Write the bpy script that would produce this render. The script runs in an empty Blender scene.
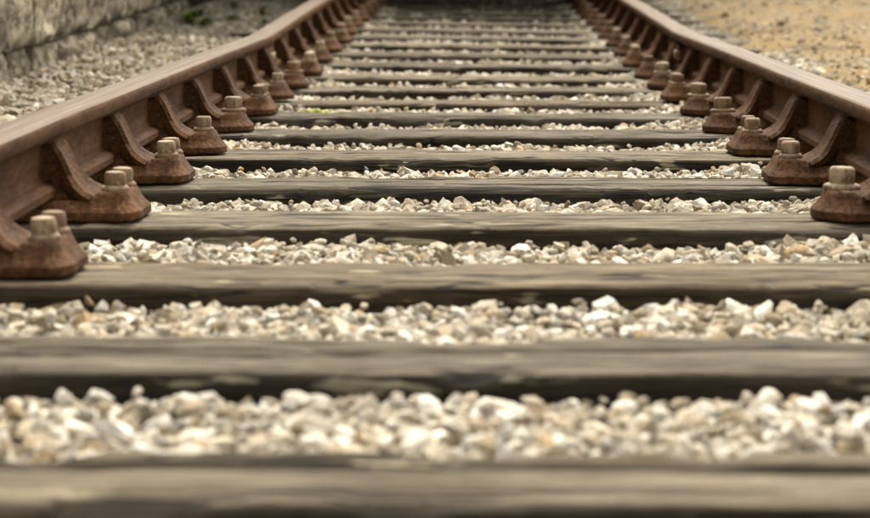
import bpy, bmesh, math, random
import numpy as np
from mathutils import Vector, Matrix, noise

random.seed(7)
RNG = np.random.default_rng(7)
scene = bpy.context.scene
COL = scene.collection
R = math.radians

# ------------------------------------------------------------------ camera
F_PX = 2725.0
HC = 0.45                       # eye height above the sleeper tops
cam_data = bpy.data.cameras.new('camera')
cam = bpy.data.objects.new('camera', cam_data)
COL.objects.link(cam)
cam_data.sensor_width = 36.0
cam_data.lens = F_PX / 870.0 * 36.0
cam_data.clip_start = 0.05
cam_data.clip_end = 2000.0
cam.location = (0.0, 0.0, HC)
cam.rotation_euler = (R(90) - math.atan(318.0 / F_PX), 0.0, math.atan(43.0 / F_PX))
cam_data.dof.use_dof = True
cam_data.dof.focus_distance = 5.5
cam_data.dof.aperture_fstop = 6.8
cam_data.dof.aperture_blades = 0
scene.camera = cam

# ------------------------------------------------------------------ light
SUN_EL, SUN_AZ = 58.0, 5.0     # azimuth clockwise from +Y (far end of the track)
world = bpy.data.worlds.new('World')
scene.world = world
world.use_nodes = True
wn, wl = world.node_tree.nodes, world.node_tree.links
bg = wn['Background']
sky = wn.new('ShaderNodeTexSky')
sky.sky_type = 'NISHITA'
sky.sun_disc = False
sky.sun_elevation = R(SUN_EL)
sky.sun_rotation = R(SUN_AZ)
sky.dust_density = 4.0
sky.air_density = 1.0
hsv = wn.new('ShaderNodeHueSaturation')
hsv.inputs['Saturation'].default_value = 0.06
wl.new(sky.outputs[0], hsv.inputs['Color'])
warm = wn.new('ShaderNodeMix'); warm.data_type = 'RGBA'; warm.blend_type = 'MULTIPLY'      # thin warm-white cloud
warm.inputs[0].default_value = 1.0; warm.inputs[7].default_value = (1.0, 0.95, 0.86, 1)
wl.new(hsv.outputs[0], warm.inputs[6])
wl.new(warm.outputs[2], bg.inputs['Color'])
bg.inputs['Strength'].default_value = 0.135
sun_data = bpy.data.lights.new('sun', 'SUN')
sun_data.energy = 1.15
sun_data.angle = R(22)
sun_data.color = (1.0, 0.89, 0.70)
sun = bpy.data.objects.new('sun', sun_data)
COL.objects.link(sun)
sd = Vector((math.sin(R(SUN_AZ)) * math.cos(R(SUN_EL)), math.cos(R(SUN_AZ)) * math.cos(R(SUN_EL)), math.sin(R(SUN_EL))))
sun.rotation_euler = sd.to_track_quat('Z', 'Y').to_euler()
scene.view_settings.view_transform = 'Standard'
scene.view_settings.look = 'None'
scene.view_settings.exposure = 2.14
scene.view_settings.gamma = 1.0
scene.view_settings.use_curve_mapping = False

# ------------------------------------------------------------------ helpers
def tag(o, label=None, cat=None, group=None, kind=None):
    if label: o['label'] = label
    if cat: o['category'] = cat
    if group: o['group'] = group
    if kind: o['kind'] = kind
    return o

def link(name, me, mat=None, parent=None, loc=None, rot=None):
    o = bpy.data.objects.new(name, me)
    COL.objects.link(o)
    if mat is not None and me is not None and len(me.materials) == 0:
        me.materials.append(mat)
    if parent is not None: o.parent = parent
    if loc is not None: o.location = loc
    if rot is not None: o.rotation_euler = rot
    return o

def mesh_np(name, verts, faces, smooth=True):
    me = bpy.data.meshes.new(name)
    verts = np.asarray(verts, np.float32); faces = np.asarray(faces, np.int32)
    k = faces.shape[1]
    me.vertices.add(len(verts)); me.vertices.foreach_set('co', verts.ravel())
    me.loops.add(faces.size); me.loops.foreach_set('vertex_index', faces.ravel())
    me.polygons.add(len(faces))
    me.polygons.foreach_set('loop_start', np.arange(0, faces.size, k, dtype=np.int32))
    me.polygons.foreach_set('use_smooth', np.full(len(faces), smooth))
    me.update(calc_edges=True); me.validate()
    return me

def bm_mesh(name, bm, smooth=False, angle=None):
    bmesh.ops.recalc_face_normals(bm, faces=bm.faces)
    me = bpy.data.meshes.new(name); bm.to_mesh(me); bm.free()
    if smooth:
        me.polygons.foreach_set('use_smooth', np.ones(len(me.polygons), bool))
        if angle: me.set_sharp_from_angle(angle=R(angle))
    return me

def _hash(ix, iy, iz, seed):
    h = (ix.astype(np.int64) * 374761393 + iy.astype(np.int64) * 668265263 + iz.astype(np.int64) * 2147483647 + seed * 974711) & 0x7fffffff
    h = ((h ^ (h >> 13)) * 1274126177) & 0x7fffffff
    h = h ^ (h >> 16)
    return (h & 0xffff) / 65535.0

def vnoise(x, y, z=0.0, seed=0):
    x = np.asarray(x, float); y = np.asarray(y, float) + 0 * x; z = np.asarray(z, float) + 0 * x
    ix, iy, iz = np.floor(x), np.floor(y), np.floor(z)
    fx, fy, fz = x - ix, y - iy, z - iz
    fx = fx * fx * (3 - 2 * fx); fy = fy * fy * (3 - 2 * fy); fz = fz * fz * (3 - 2 * fz)
    r = 0
    for a in (0, 1):
        for b in (0, 1):
            for c in (0, 1):
                w = (fx if a else 1 - fx) * (fy if b else 1 - fy) * (fz if c else 1 - fz)
                r = r + w * _hash(ix + a, iy + b, iz + c, seed)
    return r * 2 - 1

def fbm(x, y, z=0.0, seed=0, oct=4):
    r, a = 0, 1.0
    for i in range(oct):
        r = r + a * vnoise(np.asarray(x) * 2**i, np.asarray(y) * 2**i, np.asarray(z) * 2**i, seed + i * 17); a *= 0.5
    return r / 1.9

# level of the track: nearly flat by the camera, dipping to the rail joints (more on the right), then rising
YL, ZL = [-50, 4.6, 8.98, 12.1, 30, 60], [0, 0, -0.021, 0.024, 0.25, 0.6]
YR, ZR = [-50, 4.6, 9.55, 13.0, 30, 60], [0, 0, -0.026, 0.014, 0.24, 0.59]
def elev(y, x=0.0):
    y = np.asarray(y, float); t = np.clip((np.asarray(x, float) + 0.72) / 1.44, -0.3, 1.3)
    return np.interp(y, YL, ZL) * (1 - t) + np.interp(y, YR, ZR) * t

def E(y, x=0.0): return float(elev(y, x))

# ------------------------------------------------------------------ materials
class NT:
    def __init__(self, name):
        self.m = bpy.data.materials.new(name); self.m.use_nodes = True
        self.t = self.m.node_tree; self.n = self.t.nodes; self.l = self.t.links
        self.b = self.n['Principled BSDF']
    def add(self, typ, **kw):
        nd = self.n.new(typ)
        for k, v in kw.items():
            if k in nd.inputs: self.set(nd, k, v)
            else: setattr(nd, k, v)
        return nd
    def set(self, nd, key, v):
        s = nd.inputs[key]
        if isinstance(v, bpy.types.NodeSocket): self.l.new(v, s)
        else: s.default_value = v
    def coord(self, which='Object'):
        return self.add('ShaderNodeTexCoord').outputs[which]
    def mapping(self, vec, scale=(1, 1, 1), loc=(0, 0, 0)):
        m = self.add('ShaderNodeMapping'); self.l.new(vec, m.inputs['Vector'])
        m.inputs['Scale'].default_value = scale
        if isinstance(loc, bpy.types.NodeSocket): self.l.new(loc, m.inputs['Location'])
        else: m.inputs['Location'].default_value = loc
        return m.outputs[0]
    def noise(self, vec, scale, detail=5, rough=0.6, dist=0.0):
        nd = self.add('ShaderNodeTexNoise')
        self.l.new(vec, nd.inputs['Vector'])
        nd.inputs['Scale'].default_value = scale; nd.inputs['Detail'].default_value = detail
        nd.inputs['Roughness'].default_value = rough; nd.inputs['Distortion'].default_value = dist
        return nd.outputs['Fac']
    def ramp(self, fac, stops, interp='LINEAR'):
        nd = self.add('ShaderNodeValToRGB'); self.l.new(fac, nd.inputs[0])
        cr = nd.color_ramp; cr.interpolation = interp
        while len(cr.elements) < len(stops): cr.elements.new(0.5)
        for e, (p, c) in zip(cr.elements, stops):
            e.position = p; e.color = (c[0], c[1], c[2], 1) if hasattr(c, '__len__') else (c, c, c, 1)
        return nd.outputs[0]
    def mix(self, fac, a, b, mode='MIX'):
        nd = self.add('ShaderNodeMix', data_type='RGBA', blend_type=mode)
        for k, v in ((0, fac), (6, a), (7, b)):
            if isinstance(v, bpy.types.NodeSocket): self.l.new(v, nd.inputs[k])
            elif k == 0: nd.inputs[0].default_value = v
            else: nd.inputs[k].default_value = (v[0], v[1], v[2], 1)
        return nd.outputs[2]
    def math(self, op, a, b=None):
        nd = self.add('ShaderNodeMath', operation=op)
        for k, v in ((0, a), (1, b)):
            if v is None: continue
            if isinstance(v, bpy.types.NodeSocket): self.l.new(v, nd.inputs[k])
            else: nd.inputs[k].default_value = v
        return nd.outputs[0]
    def bump(self, h, strength=0.5, dist=0.002):
        nd = self.add('ShaderNodeBump'); self.l.new(h, nd.inputs['Height'])
        nd.inputs['Strength'].default_value = strength; nd.inputs['Distance'].default_value = dist
        self.l.new(nd.outputs[0], self.b.inputs['Normal'])
    def out(self, color, rough=0.8, spec=0.3):
        for k, v in (('Base Color', color), ('Roughness', rough), ('Specular IOR Level', spec)):
            if isinstance(v, bpy.types.NodeSocket): self.l.new(v, self.b.inputs[k])
            elif k == 'Base Color': self.b.inputs[k].default_value = (v[0], v[1], v[2], 1)
            else: self.b.inputs[k].default_value = v
        return self.m
    def rnd(self): return self.add('ShaderNodeObjectInfo').outputs['Random']

def rust_mat(name, dark, mid, light, fine=1.0, rough=0.72, spec=0.16, stretch=(1, 1, 1), pit=0.55):
    t = NT(name); v = t.mapping(t.coord('Object'), stretch)
    big = t.noise(v, 9 * fine, 6, 0.65); sm = t.noise(v, 70 * fine, 5, 0.7); mid_n = t.noise(v, 26 * fine, 5, 0.65)
    c = t.ramp(big, [(0.3, dark), (0.52, mid), (0.75, light)])
    c = t.mix(t.ramp(mid_n, [(0.5, 0.0), (0.68, 0.6)]), c, (dark[0] * 0.6, dark[1] * 0.55, dark[2] * 0.55))
    c = t.mix(pit, c, t.ramp(sm, [(0.32, (0.25, 0.22, 0.2)), (0.55, (0.95, 0.95, 0.95)), (0.75, (1.4, 1.25, 1.05))]), 'MULTIPLY')
    fl = t.noise(v, 190 * fine, 3, 0.6)
    c = t.mix(t.ramp(fl, [(0.63, 0.0), (0.71, 0.6 * pit)]), c, (0.27, 0.17, 0.085))
    c = t.mix(1.0, c, t.ramp(t.rnd(), [(0.0, (0.82, 0.79, 0.77)), (0.5, (1.0, 1.0, 1.0)), (1.0, (1.22, 1.18, 1.1))]), 'MULTIPLY')
    r = t.ramp(sm, [(0.3, rough + 0.15), (0.7, rough - 0.12)])
    t.bump(t.math('ADD', sm, mid_n), 0.55 * pit / 0.55, 0.003)
    return t.out(c, r, spec)

M = {}
M['rail'] = rust_mat('rail_steel', (0.041, 0.0188, 0.0078), (0.064, 0.0305, 0.0128), (0.098, 0.051, 0.0225), 1.0, 0.8, 0.05, (1, 0.16, 1), 0.4)
M['iron'] = rust_mat('cast_iron', (0.029, 0.0132, 0.0058), (0.060, 0.0280, 0.0120), (0.128, 0.065, 0.027), 1.7, 0.74, 0.06, (1, 1, 1), 0.85)
M['darkiron'] = rust_mat('dark_iron', (0.035, 0.022, 0.016), (0.06, 0.038, 0.026), (0.1, 0.06, 0.04))

def railtop_mat():
    t = NT('worn_rail_top'); v = t.coord('Object')
    st = t.noise(t.mapping(v, (90, 1.2, 1)), 1.0, 5, 0.6)
    bl = t.noise(t.mapping(v, (1, 0.3, 1)), 9.0, 4, 0.6); sm = t.noise(t.mapping(v, (1, 0.3, 1)), 90, 4, 0.7)
    c = t.ramp(st, [(0.3, (0.046, 0.029, 0.018)), (0.55, (0.072, 0.048, 0.031)), (0.75, (0.112, 0.082, 0.057))])
    c = t.mix(t.ramp(bl, [(0.4, 0.0), (0.7, 0.6)]), c, (0.066, 0.044, 0.028))
    c = t.mix(t.ramp(sm, [(0.58, 0.0), (0.75, 0.5)]), c, (0.07, 0.042, 0.027))
    sx = t.add('ShaderNodeSeparateXYZ'); t.l.new(v, sx.inputs[0])
    ln = t.ramp(t.math('ABSOLUTE', t.math('SUBTRACT', t.math('ABSOLUTE', sx.outputs[0]), 0.026)), [(0.0012, 0.65), (0.004, 0.0)])
    c = t.mix(ln, c, (0.07, 0.045, 0.031))
    t.bump(t.math('SUBTRACT', sm, ln), 0.3, 0.0015)
    return t.out(c, t.ramp(st, [(0.3, 0.72), (0.7, 0.6)]), 0.13)
M['railtop'] = railtop_mat()

def bolt_mat():
    t = NT('bolt_rust'); v = t.coord('Object'); r = t.rnd()
    n = t.noise(v, 45, 5, 0.7); f = t.noise(v, 150, 3, 0.7)
    base = t.ramp(r, [(0.0, (0.075, 0.040, 0.020)), (0.3, (0.14, 0.088, 0.048)), (0.6, (0.185, 0.132, 0.080)), (1.0, (0.26, 0.205, 0.138))])
    c = t.mix(t.ramp(n, [(0.45, 0.0), (0.62, 0.9)]), base, (0.075, 0.036, 0.016))
    c = t.mix(t.ramp(f, [(0.58, 0.0), (0.70, 0.5)]), c, (0.36, 0.30, 0.21))
    t.bump(n, 0.6, 0.003)
    return t.out(c, 0.75, 0.3)
M['bolt'] = bolt_mat()

def wood_mat():
    t = NT('weathered_timber'); v = t.coord('Object')
    rn = t.rnd()
    cx = t.add('ShaderNodeCombineXYZ'); t.l.new(t.math('MULTIPLY', rn, 37.0), cx.inputs[0]); t.l.new(t.math('MULTIPLY', rn, 11.0), cx.inputs[1]); t.l.new(t.math('MULTIPLY', rn, 5.0), cx.inputs[2])
    va = t.add('ShaderNodeVectorMath', operation='ADD'); t.l.new(v, va.inputs[0]); t.l.new(cx.outputs[0], va.inputs[1]); w = va.outputs[0]
    grain = t.noise(t.mapping(w, (2.2, 62, 100)), 1.0, 8, 0.72, 0.9)
    fine = t.noise(t.mapping(w, (14, 150, 260)), 1.0, 5, 0.75)
    blot = t.noise(t.mapping(w, (5, 17, 22)), 1.0, 6, 0.7, 0.5)
    stain = t.noise(t.mapping(w, (1.8, 7, 7)), 1.0, 5, 0.6, 0.4)
    crack = t.noise(t.mapping(w, (1.3, 20, 30)), 1.0, 3, 0.55, 0.5)
    pale = t.noise(t.mapping(w, (6.5, 24, 30)), 1.0, 3, 0.5)
    pit = t.noise(t.mapping(w, (40, 110, 110)), 1.0, 3, 0.6)
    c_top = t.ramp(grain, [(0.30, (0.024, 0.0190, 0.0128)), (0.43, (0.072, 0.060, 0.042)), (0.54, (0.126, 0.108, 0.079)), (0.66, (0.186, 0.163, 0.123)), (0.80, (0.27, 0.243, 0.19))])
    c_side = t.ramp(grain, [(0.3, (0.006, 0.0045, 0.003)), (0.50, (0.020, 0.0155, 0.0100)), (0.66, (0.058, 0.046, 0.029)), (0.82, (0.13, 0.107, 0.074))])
    # sun-bleached upper face, creosoted sides, splits painted dark: follows the mesh's own face layer
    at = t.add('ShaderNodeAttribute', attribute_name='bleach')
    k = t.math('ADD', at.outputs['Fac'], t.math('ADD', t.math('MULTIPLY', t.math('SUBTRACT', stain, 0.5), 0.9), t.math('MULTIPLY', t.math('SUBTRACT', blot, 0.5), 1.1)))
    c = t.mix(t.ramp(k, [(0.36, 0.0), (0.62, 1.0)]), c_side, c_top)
    c = t.mix(t.ramp(stain, [(0.48, 0.0), (0.70, 0.6)]), c, (0.05, 0.04, 0.028))
    c = t.mix(t.ramp(blot, [(0.56, 0.0), (0.70, 0.55)]), c, (0.042, 0.033, 0.023))
    c = t.mix(0.75, c, t.ramp(fine, [(0.32, 0.30), (0.5, 0.95), (0.70, 1.55)]), 'MULTIPLY')
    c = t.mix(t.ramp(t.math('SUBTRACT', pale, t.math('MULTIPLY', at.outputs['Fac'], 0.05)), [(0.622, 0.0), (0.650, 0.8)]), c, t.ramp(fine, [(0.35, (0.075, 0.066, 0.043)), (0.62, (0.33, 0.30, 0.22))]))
    ck = t.math('ABSOLUTE', t.math('SUBTRACT', crack, 0.5))
    ckm = t.ramp(ck, [(0.008, 0.95), (0.024, 0.0)])
    c = t.mix(ckm, c, (0.010, 0.008, 0.006))
    c = t.mix(t.ramp(pit, [(0.66, 0.0), (0.72, 0.8)]), c, (0.018, 0.014, 0.010))
    # a tint that differs from one sleeper to the next
    c = t.mix(1.0, c, t.ramp(rn, [(0.0, (0.74, 0.71, 0.67)), (0.3, (0.92, 0.92, 0.93)), (0.6, (1.08, 1.02, 0.94)), (0.8, (0.98, 0.90, 0.78)), (1.0, (1.2, 1.18, 1.14))]), 'MULTIPLY')
    h = t.math('SUBTRACT', t.math('ADD', grain, t.math('MULTIPLY', fine, 0.45)), t.math('MULTIPLY', ckm, 0.8))
    t.bump(h, 0.9, 0.006)
    return t.out(c, 0.88, 0.15)
M['wood'] = wood_mat()

STONE_STOPS = [(0.0, (0.17, 0.135, 0.09)), (0.10, (0.28, 0.232, 0.165)), (0.24, (0.38, 0.33, 0.25)), (0.40, (0.47, 0.42, 0.335)),
               (0.55, (0.33, 0.295, 0.24)), (0.66, (0.55, 0.515, 0.44)), (0.80, (0.62, 0.60, 0.55)), (0.90, (0.28, 0.26, 0.225)), (0.96, (0.34, 0.24, 0.12)), (1.0, (0.50, 0.49, 0.46))]
def stone_mat(name, fac_from, scale=1.0, dirt=0.62):
    t = NT(name); v = t.coord('Object')
    grime = None
    if fac_from == 'object':
        f = t.rnd()
        va = t.add('ShaderNodeVectorMath', operation='ADD')
        t.l.new(t.mapping(v, (0.034, 0.034, 0.034)), va.inputs[0])
        cx = t.add('ShaderNodeCombineXYZ'); t.l.new(t.math('MULTIPLY', f, 9.1), cx.inputs[0]); t.l.new(cx.outputs[0], va.inputs[1]); v = va.outputs[0]
    else:
        f = t.add('ShaderNodeAttribute', attribute_name='tint').outputs['Fac']
        grime = t.add('ShaderNodeAttribute', attribute_name='grime').outputs['Fac']
    big = t.noise(v, 42 * scale, 5, 0.65, 0.5); sm = t.noise(v, 190 * scale, 5, 0.75)
    c = t.ramp(f, STONE_STOPS)
    c = t.mix(t.ramp(big, [(0.46, 0.0), (0.70, dirt)]), c, (0.185, 0.14, 0.085))
    c = t.mix(0.8, c, t.ramp(sm, [(0.3, 0.45), (0.5, 0.95), (0.7, 1.25)]), 'MULTIPLY')
    if grime is not None:
        c = t.mix(t.math('MULTIPLY', grime, t.ramp(big, [(0.3, 0.5), (0.65, 1.0)])), c, (0.115, 0.095, 0.06))
    t.bump(t.math('ADD', big, t.math('MULTIPLY', sm, 0.6)), 0.8, 0.007)
    return t.out(c, 0.92, 0.12)
M['stone_each'] = stone_mat('limestone_chipping', 'object')
M['stone_mass'] = stone_mat('limestone_ballast', 'attr')

def ground_mat(name, stops, s1, s2, bumpd=0.01, grit=None):
    t = NT(name); v = t.coord('Object')
    a = t.noise(v, s1, 6, 0.65); b = t.noise(v, s2, 5, 0.7)
    c = t.ramp(a, stops)
    c = t.mix(0.6, c, t.ramp(b, [(0.34, 0.35), (0.62, 1.25)]), 'MULTIPLY')
    if grit:
        g = t.add('ShaderNodeTexVoronoi', Scale=grit); t.l.new(v, g.inputs['Vector'])
        c = t.mix(t.ramp(g.outputs['Distance'], [(0.10, 0.6), (0.3, 0.0)]), c, t.mix(0.5, (0.28, 0.225, 0.16), g.outputs['Color'], 'SOFT_LIGHT'))
    t.bump(b, 0.7, bumpd)
    return t.out(c, 0.95, 0.15)
M['bed'] = ground_mat('ballast_fines', [(0.3, (0.06, 0.047, 0.031)), (0.7, (0.14, 0.112, 0.076))], 12, 130)
M['sand'] = ground_mat('ochre_sand', [(0.30, (0.06, 0.039, 0.021)), (0.42, (0.078, 0.053, 0.026)), (0.49, (0.165, 0.109, 0.037)), (0.56, (0.12, 0.088, 0.045)), (0.70, (0.185, 0.142, 0.082))], 1.9, 16, 0.03, 38)
M['earth'] = ground_mat('earth', [(0.3, (0.16, 0.12, 0.075)), (0.7, (0.32, 0.25, 0.16))], 0.6, 9, 0.03)

def wallstone_mat():
    t = NT('wall_limestone'); v = t.coord('Object'); rn = t.rnd()
    va = t.add('ShaderNodeVectorMath', operation='ADD'); t.l.new(v, va.inputs[0])
    cx = t.add('ShaderNodeCombineXYZ'); t.l.new(t.math('MULTIPLY', rn, 53.0), cx.inputs[1]); t.l.new(cx.outputs[0], va.inputs[1]); w = va.outputs[0]
    a = t.noise(t.mapping(w, (1, 0.45, 1)), 9, 6, 0.7); b = t.noise(t.mapping(w, (6, 3.2, 8)), 1.0, 6, 0.7, 0.8); s = t.noise(t.mapping(w, (1, 0.35, 0.7)), 45, 6, 0.8)
    c = t.ramp(a, [(0.28, (0.11, 0.093, 0.065)), (0.42, (0.22, 0.19, 0.138)), (0.58, (0.33, 0.292, 0.22)), (0.75, (0.44, 0.40, 0.315))])
    c = t.mix(t.ramp(b, [(0.5, 0.0), (0.66, 0.7)]), c, (0.075, 0.061, 0.04))
    c = t.mix(t.ramp(b, [(0.28, 0.7), (0.42, 0.0)]), c, (0.36, 0.335, 0.26))
    pt = t.noise(t.mapping(w, (1, 0.42, 0.9)), 17, 4, 0.65, 0.4)
    c = t.mix(t.ramp(pt, [(0.48, 0.0), (0.58, 0.85)]), c, (0.060, 0.050, 0.033))
    c = t.mix(t.ramp(pt, [(0.32, 0.7), (0.42, 0.0)]), c, (0.42, 0.385, 0.30))
    c = t.mix(0.85, c, t.ramp(s, [(0.32, 0.3), (0.5, 0.95), (0.68, 1.35)]), 'MULTIPLY')
    c = t.mix(1.0, c, t.ramp(rn, [(0.0, (0.72, 0.71, 0.68)), (1.0, (1.15, 1.14, 1.1))]), 'MULTIPLY')
    t.bump(t.math('ADD', b, s), 0.9, 0.015)
    return t.out(c, 0.95, 0.15)
M['wallstone'] = wallstone_mat()
M['mortar'] = ground_mat('old_mortar', [(0.3, (0.10, 0.08, 0.055)), (0.7, (0.2, 0.165, 0.115))], 8, 80)

def plain(name, stops, scale, rough=0.7, spec=0.3):
    t = NT(name); v = t.coord('Object'); n = t.noise(v, scale, 5, 0.65)
    t.bump(n, 0.3, 0.003)
    return t.out(t.ramp(n, stops), rough, spec)
M['leaf'] = plain('weed_leaf', [(0.3, (0.06, 0.10, 0.010)), (0.7, (0.16, 0.21, 0.022))], 30, 0.55)
M['darkleaf'] = plain('shade_leaf', [(0.3, (0.035, 0.055, 0.012)), (0.7, (0.09, 0.115, 0.026))], 30, 0.7)
M['moss'] = plain('moss', [(0.3, (0.10, 0.12, 0.02)), (0.7, (0.26, 0.25, 0.06))], 60, 0.9)
M['straw'] = plain('dry_straw', [(0.3, (0.22, 0.16, 0.08)), (0.7, (0.42, 0.33, 0.18))], 30, 0.8)
M['wagonwood'] = plain('wagon_planks', [(0.3, (0.055, 0.04, 0.03)), (0.7, (0.12, 0.085, 0.06))], 12, 0.8)
M['key'] = plain('oak_key', [(0.3, (0.09, 0.06, 0.035)), (0.7, (0.2, 0.14, 0.085))], 40, 0.85)

# ------------------------------------------------------------------ track layout
D = 0.73
def back_edge(n): return (n + 3.26) * D
SW = 0.252                                        # sleeper width
NS = list(range(-1, 25))
random.seed(21)
SL = {}
for n in NS:
    w = SW + random.uniform(-0.012, 0.010)
    if n == 0: w = 0.225
    yb = back_edge(n) + (0.018 if n == 0 else 0) + (random.uniform(-0.012, 0.012) if n > 4 else 0)
    SL[n] = dict(yc=yb - w / 2, w=w)
RAIL_X = 0.720
HEAD_W = 0.080
HR = 0.163                                        # rail top above the sleeper
EYE = np.array([0, 0, HC])

# ------------------------------------------------------------------ setting: ground, ballast bed, sandy yard
def grid_mesh(name, xs, ys, zf, smooth=True):
    X, Y = np.meshgrid(xs, ys)
    Z = zf(X, Y)
    V = np.stack([X, Y, Z], -1).reshape(-1, 3)
    nx, ny = len(xs), len(ys)
    i = np.arange(ny - 1)[:, None] * nx + np.arange(nx - 1)[None, :]
    Fc = np.stack([i, i + 1, i + nx + 1, i + nx], -1).reshape(-1, 4)
    return mesh_np(name, V, Fc, smooth)

gx = np.concatenate([-np.geomspace(400, 8, 10), np.linspace(-6, 6, 7), np.geomspace(8, 400, 10)])
gy = np.concatenate([-np.geomspace(100, 4, 8), np.linspace(-2, 60, 40), np.geomspace(70, 900, 12)])
ground = link('ground', grid_mesh('ground', gx, gy, lambda X, Y: elev(Y) - 0.16 + np.maximum(0, np.abs(X) - 3) * 0.0), M['earth'])
tag(ground, 'sandy earth ground around the track', 'ground', kind='structure')

def level(x, y):
    """Height of the tops of the ballast."""
    x = np.asarray(x, float); y = np.asarray(y, float)
    base = -0.031 + 0.007 * fbm(x * 3, y * 3, seed=3) + 0.006 * fbm(x * 9, y * 9, seed=4)
    # heaped a little towards the chairs on the right, over the sleeper ends at the left
    base = base + 0.012 * np.clip((x - 0.45) / 0.2, 0, 1) * (x < 0.8)
    base = base + 0.016 * np.clip((np.abs(x) - 0.42) / 0.15, 0, 1) * (np.abs(x) < 0.8) * np.clip((y - 4.9) / 0.8, 0, 1) * np.clip(0.5 + 1.5 * fbm(x * 4, y * 2.5, seed=71), 0, 1)
    base = base + 0.045 * np.clip((-x - 0.92) / 0.25, 0, 1) + 0.010 * np.clip((-x - 1.2) / 0.3, 0, 1)
    base = base + 0.050 * np.clip((x - 0.95) / 0.25, 0, 1) * np.clip(0.6 + 1.2 * fbm(x * 1.5, y * 1.1, seed=77), 0, 1)
    far = np.clip((y - 11.5) / 2.5, 0, 1)
    return base + elev(y, x) + 0.006 * np.clip((y - 5.8) / 2.6, 0, 1) * (np.abs(x) < 0.95) + 0.004 * far

bed = link('ballast', grid_mesh('ballast', np.linspace(-1.62, 1.35, 60), np.linspace(-0.5, 26, 300),
           lambda X, Y: level(X, Y) - 0.022), M['bed'])
tag(bed, 'pale limestone ballast between the sleepers', 'ballast', kind='structure')

def sand_level(x, y):
    s = np.clip((np.asarray(x) - 1.12) / 0.18, 0, 1)
    return elev(y, 0.9) - 0.045 + 0.062 * s + 0.020 * fbm(x * 2.2, np.asarray(y) * 1.6, seed=9) * s + 0.006 * fbm(np.asarray(x) * 9, np.asarray(y) * 9, seed=10) * s
sand = link('sandy_yard', grid_mesh('sandy_yard', np.concatenate([np.linspace(1.12, 6, 120), np.linspace(6.3, 40, 40)]), np.concatenate([np.linspace(-2, 24, 320), np.linspace(24.5, 60, 50)]), sand_level), M['sand'])
tag(sand, 'ochre sandy yard beside the right rail', 'ground', kind='structure')

# ------------------------------------------------------------------ stones
def hull_stone(seed, npts, squash, jag):
    rg = np.random.default_rng(seed)
    p = rg.normal(size=(npts * 3, 3)); p /= np.linalg.norm(p, axis=1)[:, None]
    # spread the points out
    keep = [p[0]]
    for q in p[1:]:
        if min(np.linalg.norm(q - k) for k in keep) > 1.9 / math.sqrt(npts): keep.append(q)
        if len(keep) >= npts: break
    p = np.array(keep)
    p = np.sign(p) * np.abs(p) ** jag
    p *= (1 + rg.uniform(-0.17, 0.12, size=(len(p), 1)))
    p *= np.array(squash)
    bm = bmesh.new()
    for q in p: bm.verts.new(q)
    r = bmesh.ops.convex_hull(bm, input=bm.verts)
    for v in [v for v in bm.verts if not v.link_faces]: bm.verts.remove(v)
    bmesh.ops.triangulate(bm, faces=bm.faces)
    bm.verts.index_update()
    V = np.array([v.co[:] for v in bm.verts]); Fc = np.array([[v.index for v in f.verts] for f in bm.faces])
    bm.free()
    return V, Fc

random.seed(5)
NEAR = [hull_stone(100 + i, random.choice([12, 14, 18, 22]), (1.0, random.uniform(0.55, 0.95), random.uniform(0.34, 0.68)), random.choice([0.75, 0.85, 1.0, 0.7])) for i in range(14)]
FAR = [hull_stone(300 + i, 12, (1.0, random.uniform(0.55, 0.95), random.uniform(0.35, 0.8)), 0.9) for i in range(10)]

def rot_mats(n, rg, tilt=0.6):
    a = rg.uniform(0, 2 * np.pi, n); b = rg.normal(0, tilt, n); c = rg.normal(0, tilt, n)
    ca, sa, cb, sb, cc, sc = np.cos(a), np.sin(a), np.cos(b), np.sin(b), np.cos(c), np.sin(c)
    z = np.zeros(n); o = np.ones(n)
    Rz = np.stack([ca, -sa, z, sa, ca, z, z, z, o], -1).reshape(n, 3, 3)
    Rx = np.stack([o, z, z, z, cb, -sb, z, sb, cb], -1).reshape(n, 3, 3)
    Ry = np.stack([cc, z, sc, z, o, z, -sc, z, cc], -1).reshape(n, 3, 3)
    return Rz @ Rx @ Ry

def scatter(protos, pos, size, rg, tint, tilt=0.6):
    """One vertex/face/tint block out of many stones."""
    n = len(pos); which = rg.integers(0, len(protos), n); Rm = rot_mats(n, rg, tilt)
    Vs, Fs, Ts, off = [], [], [], 0
    for k, (V, Fc) in enumerate(protos):
        s = np.where(which == k)[0]
        if len(s) == 0: continue
        W = np.einsum('nij,vj->nvi', Rm[s], V) * size[s][:, None, None] * 0.5 + pos[s][:, None, :]
        Vs.append(W.reshape(-1, 3))
        Fs.append((Fc[None] + (np.arange(len(s)) * len(V))[:, None, None] + off).reshape(-1, 3))
        Ts.append(np.repeat(tint[s], len(V)))
        off += len(s) * len(V)
    return np.concatenate(Vs), np.concatenate(Fs), np.concatenate(Ts)

def jitter_grid(x0, x1, y0, y1, sp, rg):
    xs = np.arange(x0, x1, sp); ys = np.arange(y0, y1, sp)
    X, Y = np.meshgrid(xs, ys); X = X + (np.arange(len(ys)) % 2)[:, None] * sp / 2
    P = np.stack([X.ravel(), Y.ravel()], -1)
    return P + rg.uniform(-0.42, 0.42, P.shape) * sp

SY0 = np.array([SL[n]['yc'] - SL[n]['w'] / 2 for n in NS]); SY1 = np.array([SL[n]['yc'] + SL[n]['w'] / 2 for n in NS])
def on_sleeper(y, m=0.0):
    return ((y[:, None] > SY0[None] - m) & (y[:, None] < SY1[None] + m)).any(1)

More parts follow.
